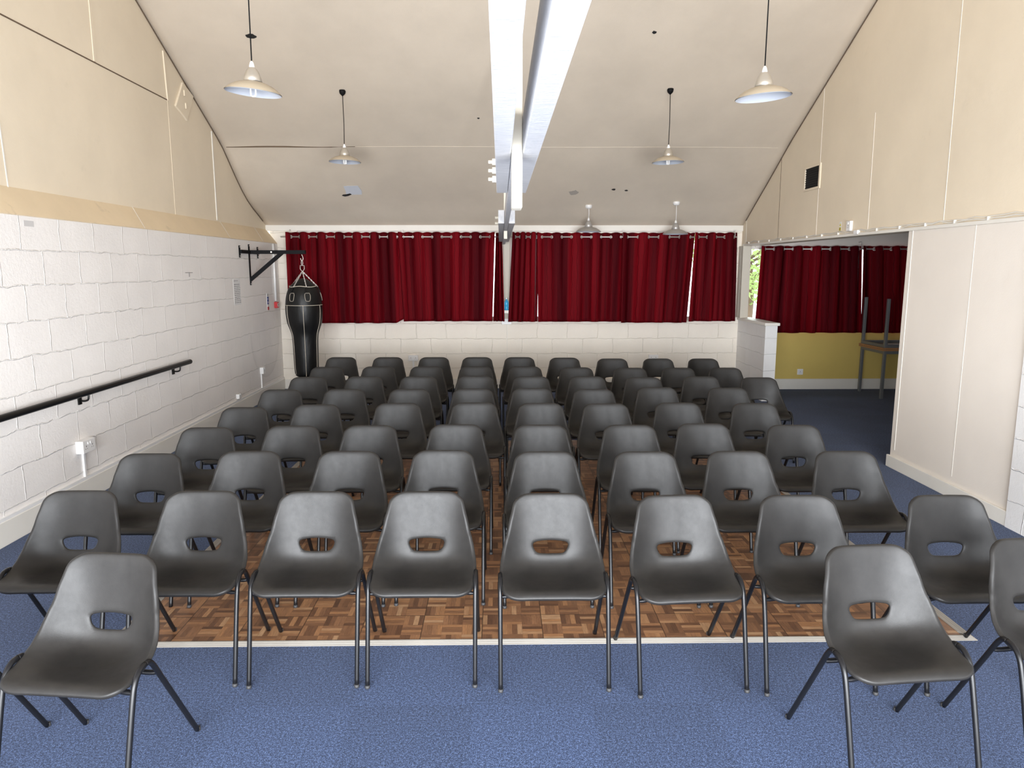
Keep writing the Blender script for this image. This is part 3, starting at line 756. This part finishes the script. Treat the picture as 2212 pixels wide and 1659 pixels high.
p = atY(1459, 505, 10.46); lamp(p.x, p.y, p.z, .36, (0, 0), 'silver pendant lamp on white cord, right one by the far curtains', SILV, SILV, PLASTIC, 'rose', 0, GW)

# ------------------------------------------------------------ punch bag and bracket
br = empty('wall_bracket', (XL, 9.68, 2.03), 0, 'black steel punch bag bracket bolted high on the white block wall', 'bracket')
b = MB(); b.box(0, -.33, -.022, .03, .36, .022)
b.build('wall_bar', BLACKM, br)
for yy, z0, z1, nm in ((-.33, -.075, .075, 0), (.02, -.43, .10, 1), (.36, -.075, .075, 2)):
    MB().box(.0, yy - .022, z0, .008, yy + .022, z1).build('wall_plate', BLACKM, br)
    for zz in (z0 + .018, z1 - .018): MB().tube([(.008, yy, zz), (.014, yy, zz)], .007, 8).build('bolt', CHROME, br)
armL = 2.625 - 3.3
ax = XL * -1 - 2.56
MB().box(.0, -.0, -.024, ax, .045, .024).build('arm', BLACKM, br)
MB().quadbox([(.008, 0, -.33), (.008, 0, -.385), (.45, 0, -.024), (.38, 0, -.024)], (0, 1, 0), .045).build('brace', BLACKM, br)
MB().tube([(.30, -.006, 0), (.30, 0.05, 0)], .011, 10).build('pivot_bolt', CHROME, br)
bx, byy = XL + ax - .05, 9.70
bag = empty('punch_bag', (bx, byy, 0), 0, 'black leather punch bag with cream piping hanging in the far left corner', 'punch bag')
PR = [(0, .372), (.06, .372), (.12, .382), (.150, .41), (.160, .50), (.164, .70), (.168, .86), (.176, .95), (.197, 1.02), (.224, 1.10), (.237, 1.20), (.240, 1.29), (.234, 1.38), (.222, 1.46), (.200, 1.53), (.172, 1.585)]
pr = spline([(a, 0, z) for a, z in PR], 3)
o = MB().lathe([(max(0, q.x), q.z) for q in pr] + [(.168, 1.59), (.11, 1.64), (.055, 1.68), (0, 1.69)], n=40).build('bag_body', LEATHER, bag, smooth=True)
def rad(z):
    for (a0, z0), (a1, z1) in zip(PR[3:], PR[4:]):
        if z0 <= z <= z1: return a0 + (a1 - a0) * (z - z0) / (z1 - z0)
    return PR[-1][0]
MB().tube([((rad(1.34) + .002) * math.cos(q), (rad(1.34) + .002) * math.sin(q), 1.34) for q in [2 * PI * k / 40 for k in range(40)]], .0034, 6, closed=True).build('piping', STITCH, bag)
MB().tube([((.176) * math.cos(q), (.176) * math.sin(q), 1.583 + .006 * math.cos(4 * q)) for q in [2 * PI * k / 40 for k in range(40)]], .0045, 6, closed=True).build('piping', STITCH, bag)
for k in range(6):
    a = math.radians(-90 + 12 + 60 * k); zs = [.40 + .94 * q / 30 for q in range(31)]
    MB().tube([((rad(z) + .002) * math.cos(a), (rad(z) + .002) * math.sin(a), z) for z in zs], .0030, 6).build('piping', STITCH, bag)
def chain(p0, p1, parent, r=.009, wr=.0022):
    p0, p1 = Vector(p0), Vector(p1); L_ = (p1 - p0).length; n = max(2, int(L_ / (r * 2.3))); t = (p1 - p0).normalized()
    u = t.cross(Vector((.3, .9, .2))).normalized(); v = t.cross(u); b = MB()
    for k in range(n):
        c = p0.lerp(p1, (k + .5) / n); s_ = u if k % 2 else v
        b.tube([c + t * math.cos(q) * r * 1.5 + s_ * math.sin(q) * r * .8 for q in [2 * PI * w_ / 8 for w_ in range(8)]], wr, 5, closed=True)
    return b.build('chain', CHROME, parent)
for k in range(4):
    a = math.radians(-115 + 90 * k + (0 if k else 0)); 
    if k == 0: a = math.radians(-115)
    if k == 1: a = math.radians(-62)
    if k == 2: a = math.radians(20)
    if k == 3: a = math.radians(160)
    q1 = ((.19) * math.cos(a), (.19) * math.sin(a), 1.575); chain((0, 0, 1.78), q1, bag)
    c, s_ = math.cos(a), math.sin(a); T = Vector((-s_, c, 0)); zz = [1.395, 1.40, 1.43, 1.475, 1.50, 1.50, 1.475, 1.43, 1.40, 1.395]; ww = [-.012, -.026, -.034, -.036, -.026, .026, .036, .034, .026, .012]
    P_ = [Vector(((rad(z_) + .006) * c, (rad(z_) + .006) * s_, z_)) + T * w_ for w_, z_ in zip(ww, zz)]
    tb_ = MB().quadbox(P_, (-c, -s_, 0), .006).build('strap_tab', LEATHER, bag)
    MB().tube(P_, .0025, 5, closed=True).build('stitching', STITCH, tb_)
    MB().tube([P_[4] + Vector((0, 0, -.0)), Vector(q1)], .008, 6).build('strap', LEATHER, bag)
hk = MB(); hk.tube(spline([(0, 0, 2.0), (.012, 0, 1.97), (.016, 0, 1.94), (.0, 0, 1.915), (-.014, 0, 1.935), (-.016, 0, 1.95)], 4), .005, 6)
hk.tube([(.010 * math.sin(q), 0, 1.89 + .032 * math.cos(q)) for q in [2 * PI * k / 12 for k in range(12)]], .004, 6, closed=True)
hk.build('hook', CHROME, bag)
MB().tube([(-.026, 0, 1.855), (.026, 0, 1.855), (.026, 0, 1.81), (.01, 0, 1.785), (-.01, 0, 1.785), (-.026, 0, 1.81)], .005, 6, closed=True).build('swivel', CHROME, bag)

# ------------------------------------------------------------ handrail
rail0 = YB + .3 - 5.9
hr = empty('handrail', (XL, 5.9, .84), 0, 'black round handrail fixed along the white block wall', 'handrail')
MB().tube([(.075, rail0, .022), (.075, 1.61, .022), (.075, 1.625, .020)], [.024, .024, .016], 16).build('rail', RAIL, hr, smooth=True)
for yy in (-1.9, -.28, 1.36):
    k = MB(); k.box(0, yy - .02, -.075, .012, yy + .02, .0)
    k.tube(spline([(.012, yy, -.045), (.045, yy, -.047), (.072, yy, -.036), (.078, yy, -.010), (.076, yy, .002)], 5), .0075, 8)
    k.build('rail_bracket', RAIL, hr)

# ------------------------------------------------------------ electrical fittings, notices
def socket(label, loc, rz, wd=.146, ht=.086, dp=.028, twin=True, group=None, name='wall_socket'):
    r = empty(name, loc, rz, label, 'socket', group)      # local: faces -Y
    MB().box(-wd / 2, -dp, -ht / 2, wd / 2, 0, ht / 2).build('back_box', PLASTIC, r, bevel=.004)
    n = (2 if twin else 1); hb = MB(); sw = MB()
    for k in range(n):
        cx = (k - (n - 1) / 2) * wd * .5
        for a, b_, c_, d_ in ((-.003, .003, -.002, .008), (-.014, -.008, -.016, -.012), (.008, .014, -.016, -.012)): hb.box(cx + a, -dp - .0008, b_ * 0 + c_ * 1.2, cx + b_, -dp + .0002, d_ * 1.2)
        sw.box(cx * .25 - .006 + (.012 * (k - .5) if twin else 0), -dp - .005, .016, cx * .25 + .006 + (.012 * (k - .5) if twin else 0), -dp, .034)
    hb.build('pin_holes', DARKHOLE, r); sw.build('switch', PLASTIC, r)
    return r
p = atX(178, 962, XL); socket('white double socket with side box on the left block wall under the handrail', (XL, 5.60, .44), PI / 2, .17, .10, .06)
def trunk(label, x0, y0, z0, x1, y1, z1): return tag(MB().box(x0, y0, z0, x1, y1, z1).build('cable_trunking', PLASTIC, bevel=.002), label, 'cable cover')
trunk('white cable cover dropping from the double socket to the left baseboard', XL, 5.585, .19, XL + .016, 5.61, .39)
socket('small white socket box low on the left wall near the punch bag', (XL, 9.92, .43), PI / 2, .09, .09, .05, False)
trunk('white cable cover below the small socket near the punch bag', XL, 9.90, .19, XL + .016, 9.925, .385)
socket('tiny white box just above the left baseboard', (XL, 8.98, .235), PI / 2, .08, .06, .04, False)
p = atY(893, 773, YF); socket('white double socket on the far wall behind the left chairs', (p.x, YF, p.z), 0)
for dx in (-.012, .012): pass
trunk('pair of thin cable covers below the left far wall socket', p.x - .014, YF - .01, .15, p.x + .014, YF, p.z - .043)
p = atY(1411, 772, YF); socket('white double socket on the far wall behind the right chairs', (p.x, YF, p.z), 0)
p = atY(1728, 803, YS); socket('white single socket on the mustard wall of the side room', (p.x, YS, p.z), 0, .088, .088, .012, False)
p = atY(1094, 693, YF - .02); socket('white double socket under the centre window post', (.097, YF, 1.025), 0, .15, .085, .03)
pipe = empty('conduit_pipe', (XL + .02, 10.68, 1.35), 0, 'white vertical conduit running down to the red call point', 'conduit')
MB().tube([(0, 0, 0), (0, 0, .82)], .0165, 10).build('pipe', PLASTIC, pipe, smooth=True)
al = empty('fire_alarm_call_point', (XL, 10.70, 1.29), 0, 'red fire alarm call point box on the left wall by the corner', 'fire alarm')
MB().box(0, -.045, -.045, .045, .045, .045).build('box', RED, al, bevel=.006)
MB().box(.044, -.022, -.022, .047, .022, .022).build('glass_window', PLASTIC, al); MB().box(.0465, -.012, -.012, .048, .012, .012).build('target_mark', INK, al)
sg = empty('fire_notice', (XL, 10.37, 1.36), 0, 'small blue and red fire notice left of the red call point', 'sign')
MB().box(0, -.04, -.13, .004, .04, .11).build('board', PAPER, sg)
MB().box(.004, -.038, -.045, .0052, .038, .06).build('blue_panel', BLUE, sg); MB().box(.004, -.038, -.125, .0052, .038, -.08).build('red_panel', RED, sg)
k = MB(); k.box(.0052, -.02, .02, .006, .0, .04); k.box(.0052, -.005, -.03, .006, .02, -.005); k.build('white_marks', PAPER, sg)
MB().box(.004, -.006, .07, .0055, .006, .10).build('flame_mark', INK, sg)
tag(MB().box(XL, 10.745, 1.37, XL + .003, 10.79, 1.49).build('alarm_label', RED), 'narrow red label above the red call point beside the conduit', 'sign')
pp = empty('paper_notice', (XL, 9.19, 1.53), 0, 'handwritten paper notice taped to the block wall below the punch bag bracket', 'notice')
MB().box(0, -.12, -.165, .002, .12, .165).build('sheet', PAPER, pp)
k = MB(); rnd = random.Random(2)
for row in range(13):
    z = .135 - row * .0225; y = -.095
    if row == 1: continue
    while y < (.04 if row < 1 else .09):
        w_ = rnd.uniform(.012, .03)
        nseg = int(w_ / .006)
        for q in range(nseg): k.box(.002, y + q * .006, z - rnd.uniform(.002, .006), .0028, y + q * .006 + .0025, z + rnd.uniform(.002, .006))
        k.box(.002, y, z - .001, .0027, y + w_ * .9, z + .0012)
        y += w_ + .008
k.build('handwriting', INK, pp)
p = atX(62, 483, XL); tag(MB().box(XL, p.y - .055, p.z - .02, XL + .001, p.y + .055, p.z + .02).build('tape_strip', Mat('masking_tape', (.55, .53, .52), .7).m), 'strip of old tape high on the block wall below the ledge', 'tape')
p = atX(408, 592, XL); k = MB(); k.box(0, -.09, .012, .004, .09, .018); k.box(0, -.003, -.03, .006, .004, .02)
o = k.build('wall_hook', Mat('grey_metal_bit', (.22, .2, .19), .6).m); o.location = (XL, p.y, p.z); tag(o, 'small grey metal hook on the block wall above the handrail', 'hook')
# hatch in left gable
ht = empty('wall_hatch', (XU, 8.32, 3.62), 0, 'square cream access hatch with two latches high on the left gable', 'hatch')
MB().quadbox([(0, -.235, -.10), (0, .03, -.20), (0, .24, .10), (0, -.02, .19)], (1, 0, 0), .022).build('hatch_panel', CREAM, ht, bevel=.003)
for yy, zz in ((-.01, .08), (.01, -.05)):
    MB().box(.022, yy - .012, zz - .03, .032, yy + .012, zz + .03).build('latch', CREAM, ht)
# vent on right gable
vt = empty('wall_vent', (XR, 8.57, 2.855), 0, 'black louvred vent in a cream frame on the right gable', 'vent')
k = MB(); W_ = .22; H_ = .14
for a in ((-.22, -.14, .22, -.115), (-.22, .115, .22, .14), (-.22, -.115, -.185, .115), (.185, -.115, .22, .115)): k.box(-.014, a[0], a[1], .004, a[2], a[3])
k.build('vent_frame', CREAM, vt, bevel=.002)
MB().box(-.001, -.185, -.115, .002, .185, .115).build('vent_back', DARKHOLE, vt)
k = MB()
for q in range(9): z = -.105 + q * .026; k.quadbox([(-.010, -.185, z), (-.010, .185, z), (-.002, .185, z + .012), (-.002, -.185, z + .012)], (0, 0, 1), .002)
k.build('louvres', BLACKM, vt)
p = atX(1838, 488, XR); o = socket('small cream switch box on the right gable above the opening', (XR, p.y, p.z), -PI / 2, .085, .10, .03, False, name='wall_switch'); o['category'] = 'switch'
p = atX(1815, 491, XR); wl = empty('warning_label', (XR, p.y, p.z), 0, 'small yellow warning label beside the switch on the right gable', 'label')
MB().box(-.001, -.025, -.055, 0, .025, .055).build('sheet', PAPER, wl)
MB().box(-.002, -.02, -.05, -.001, .02, .0).build('yellow_panel', YLAB, wl)
MB().quadbox([(-.002, -.018, .012), (-.002, .018, .012), (-.002, 0, .045)], (1, 0, 0), .001).build('triangle_mark', YLAB, wl)
k = MB(); k.box(-.0026, -.015, -.016, -.002, .015, -.010); k.box(-.0026, -.015, -.03, -.002, .012, -.025); k.box(-.0026, -.015, -.044, -.002, .014, -.039); k.build('print', INK, wl)
# surface cables clipped along the header
cb = empty('header_cables', (XR, 7, ZH), 0, 'white cables clipped along the bottom edge of the right gable', 'cable')
MB().box(-.018, -2.1, .0, .0, 3.86, .028).build('trunking', TRIMW, cb, bevel=.002)
rnd = random.Random(3)
for zz, rr in ((.040, .005), (.052, .004)):
    pts = [(-.008, -2.1 + .11 * k, zz + rnd.uniform(-.006, .006) + (.010 if k % 4 == 2 else 0)) for k in range(54)]
    MB().tube(pts, rr, 6).build('cable', TRIMW, cb, smooth=True)
for k in range(15): MB().box(-.020, -2.0 + .4 * k, .026, 0, -1.990 + .4 * k, .052).build('cable_clip', TRIMW, cb)
MB().box(-.03, .35, .015, 0, .43, .055).build('junction_box', PLASTIC, cb, bevel=.003)
# bottle on the window ledge
bt = empty('plastic_bottle', (.097, YF - .075, 1.20), 0, 'blue plastic bottle in front of the centre window post', 'bottle')
tagb = MB().lathe([(0, 0), (.030, 0), (.034, .006), (.034, .05), (.031, .055), (.034, .06), (.034, .11), (.026, .135), (.012, .15), (.012, .165), (0, .165)], n=20).build('bottle_body', BLUEB, bt, smooth=True)
MB().lathe([(0, .165), (.014, .165), (.014, .185), (0, .185)], n=14).build('cap', PLASTIC, bt)
tag(MB().box(.05, YF - .14, 1.155, .145, YF - .02, 1.20).build('window_ledge', TRIMW, bevel=.004), 'small white ledge on the centre window post under the blue bottle', 'ledge')

# ------------------------------------------------------------ stacked tables in the side room
GREY = Mat('grey_steel_tube', (.17, .175, .18), .4, .3).m; WOODT = Mat('oak_laminate', (.33, .21, .11), .5).m; EDG = Mat('orange_brown_edge', (.38, .16, .06), .5).m
def table(label, z0, flip):
    L_, W_, H_ = 1.2, .66, .70
    r = empty('table', (5.36, 9.94, z0), 0, label, 'table', 'two tables stacked top to top')
    sgn = -1 if flip else 1; zt = H_ if not flip else 0
    def zz(z): return H_ - z if flip else z
    a, b = sorted((zz(H_ - .022), zz(H_))); MB().box(-.02, -.02, a, L_ + .02, W_ + .02, b).build('tabletop', WOODT, r, bevel=.002)
    for nm in range(1): MB().box(-.022, -.022, a + .004, L_ + .022, W_ + .022, b - .004).build('edge_band', EDG, r)
    a, b = sorted((zz(H_ - .065), zz(H_ - .023))); k = MB()
    k.box(.0, 0, a, L_, .025, b); k.box(0, W_ - .025, a, L_, W_, b); k.box(0, 0, a, .025, W_, b); k.box(L_ - .025, 0, a, L_, W_, b); k.build('apron', GREY, r)
    for x in (0, L_ - .035):
        for y in (0, W_ - .035):
            a, b = sorted((zz(0), zz(H_ - .023))); MB().box(x - .002, y - .002, a, x + .037, y + .037, b).build('leg', GREY, r, bevel=.003)
    return r
table('grey-legged table standing on the dark carpet of the side room', 0, False)
table('grey-legged table turned upside down on top of the standing table', .702, True)

# ------------------------------------------------------------ ceiling marks
pt = atY(752, 401, 10.15); zc = roof(pt.x, 10.15)
slope = math.atan(.51)
def ceil_item(name, label, cat, x, y, verts, t, mat):
    o = MB().quadbox([(a, b, 0) for a, b in verts], (0, 0, -1), t).build(name, mat)
    e_ = .02; s_ = math.atan2(roof(x, y + e_) - roof(x, y - e_), 2 * e_)
    o.location = (x, y, roof(x, y) - .001); o.rotation_euler = (s_, 0, 0); return tag(o, label, cat)
rnd = random.Random(7)
def blob(rx, ry, n=12): return [(rx * math.cos(2 * PI * k / n) * rnd.uniform(.7, 1.2), ry * math.sin(2 * PI * k / n) * rnd.uniform(.7, 1.2)) for k in range(n)]
ceil_item('ceiling_patch', 'pale filler patch on the ceiling below the left rear lamp', 'patch', -2.03, 10.15, [(-.10, -.10), (.12, -.11), (.15, .0), (.14, .09), (-.13, .10), (-.14, .02)], .003, Mat('blue_white_filler', (.55, .57, .62), .8).m)
ceil_item('ceiling_hole', 'ragged dark hole in the ceiling beside the pale patch', 'hole', -2.10, 10.22, [(-.07, .03), (-.03, .05), (.02, .035), (.07, -.0), (.05, -.02), (.0, .0), (-.05, .005)], .0045, DARKHOLE)
ceil_item('ceiling_hole', 'dark hole with torn edge in the ceiling at upper right', 'hole', 1.56, 7.72, blob(.025, .02), .004, DARKHOLE)
ceil_item('ceiling_hole', 'small dark ceiling hole right of the beam, above the silver lamps', 'hole', 1.56, 10.17, blob(.03, .02), .004, DARKHOLE)
ceil_item('ceiling_hole', 'tiny dark ceiling hole nearest to the right rear lamp', 'hole', 1.74, 10.20, blob(.022, .014), .004, DARKHOLE)
ceil_item('ceiling_hole', 'smudgy dark hole in the ceiling behind the left near lamp cord', 'hole', -2.51, 7.79, blob(.06, .03), .004, DARKHOLE)
ceil_item('ceiling_hole', 'pinhole in the ceiling just left of the tie beam', 'hole', -.25, 8.9, blob(.014, .012), .004, DARKHOLE)
ceil_item('ceiling_stain', 'round grey stain on the ceiling above the left silver lamp', 'stain', 1.02, 10.21, blob(.07, .06, 20), .0015, Mat('grey_stain', (.36, .32, .28), .9).m)

# ------------------------------------------------------------ outside the far windows
struct(MB().box(-25, YF + .3, -.3, 30, 60, -.2).build('ground_outside', Mat('pale_paving_outside', (.62, .61, .58), .9).m))
def tree(x, y, h, rad_, label):
    rnd = random.Random(int(x * 10)); r = empty('tree', (x, y, -.2), 0, label, 'tree')
    t = MB(); t.tube(spline([(0, 0, 0), (.05, 0, h * .3), (-.05, .1, h * .6), (0, 0, h * .9)], 4), [.12 - .006 * k for k in range(13)], 8)
    for k in range(7):
        a = rnd.uniform(0, 6.28); z0 = h * rnd.uniform(.3, .7); t.tube([(0, 0, z0), (math.cos(a) * rad_ * .5, math.sin(a) * rad_ * .5, z0 + .5), (math.cos(a) * rad_ * .9, math.sin(a) * rad_ * .9, z0 + .9)], [.05, .03, .012], 6)
    t.build('trunk', Mat('bark', (.12, .08, .05), .9).m, r, smooth=True)
    lf = MB()
    for k in range(5200):
        a = rnd.uniform(0, 6.28); b = math.acos(rnd.uniform(-1, 1)); q = rad_ * rnd.uniform(.35, 1) ** .5
        c = Vector((q * math.sin(b) * math.cos(a), q * math.sin(b) * math.sin(a), h * .62 + q * math.cos(b) * 1.0))
        n = Vector((rnd.uniform(-1, 1), rnd.uniform(-1, 1), rnd.uniform(-1, 1))).normalized(); u = n.orthogonal().normalized() * .075; v = n.cross(u).normalized() * .045
        lf.add([c - u, c - v + n * .01, c + u, c + v + n * .01], [(0, 1, 2, 3)])
    m = Mat('spring_leaves', (.26, .34, .11), .6); m.b.inputs['Subsurface Weight'].default_value = 0
    tr = m.n('ShaderNodeBsdfTranslucent'); tr.inputs[0].default_value = (.40, .52, .20, 1); mx = m.n('ShaderNodeMixShader'); mx.inputs[0].default_value = .5
    m.l(m.b.outputs[0], mx.inputs[1]); m.l(tr.outputs[0], mx.inputs[2]); m.l(mx.outputs[0], m.N['Material Output'].inputs[0])
    lo = lf.build('foliage', m.m, r); lo['kind'] = 'stuff'
tree(7.4, 21.5, 4.6, 1.9, 'leafy green tree outside the bare strip of side room window')
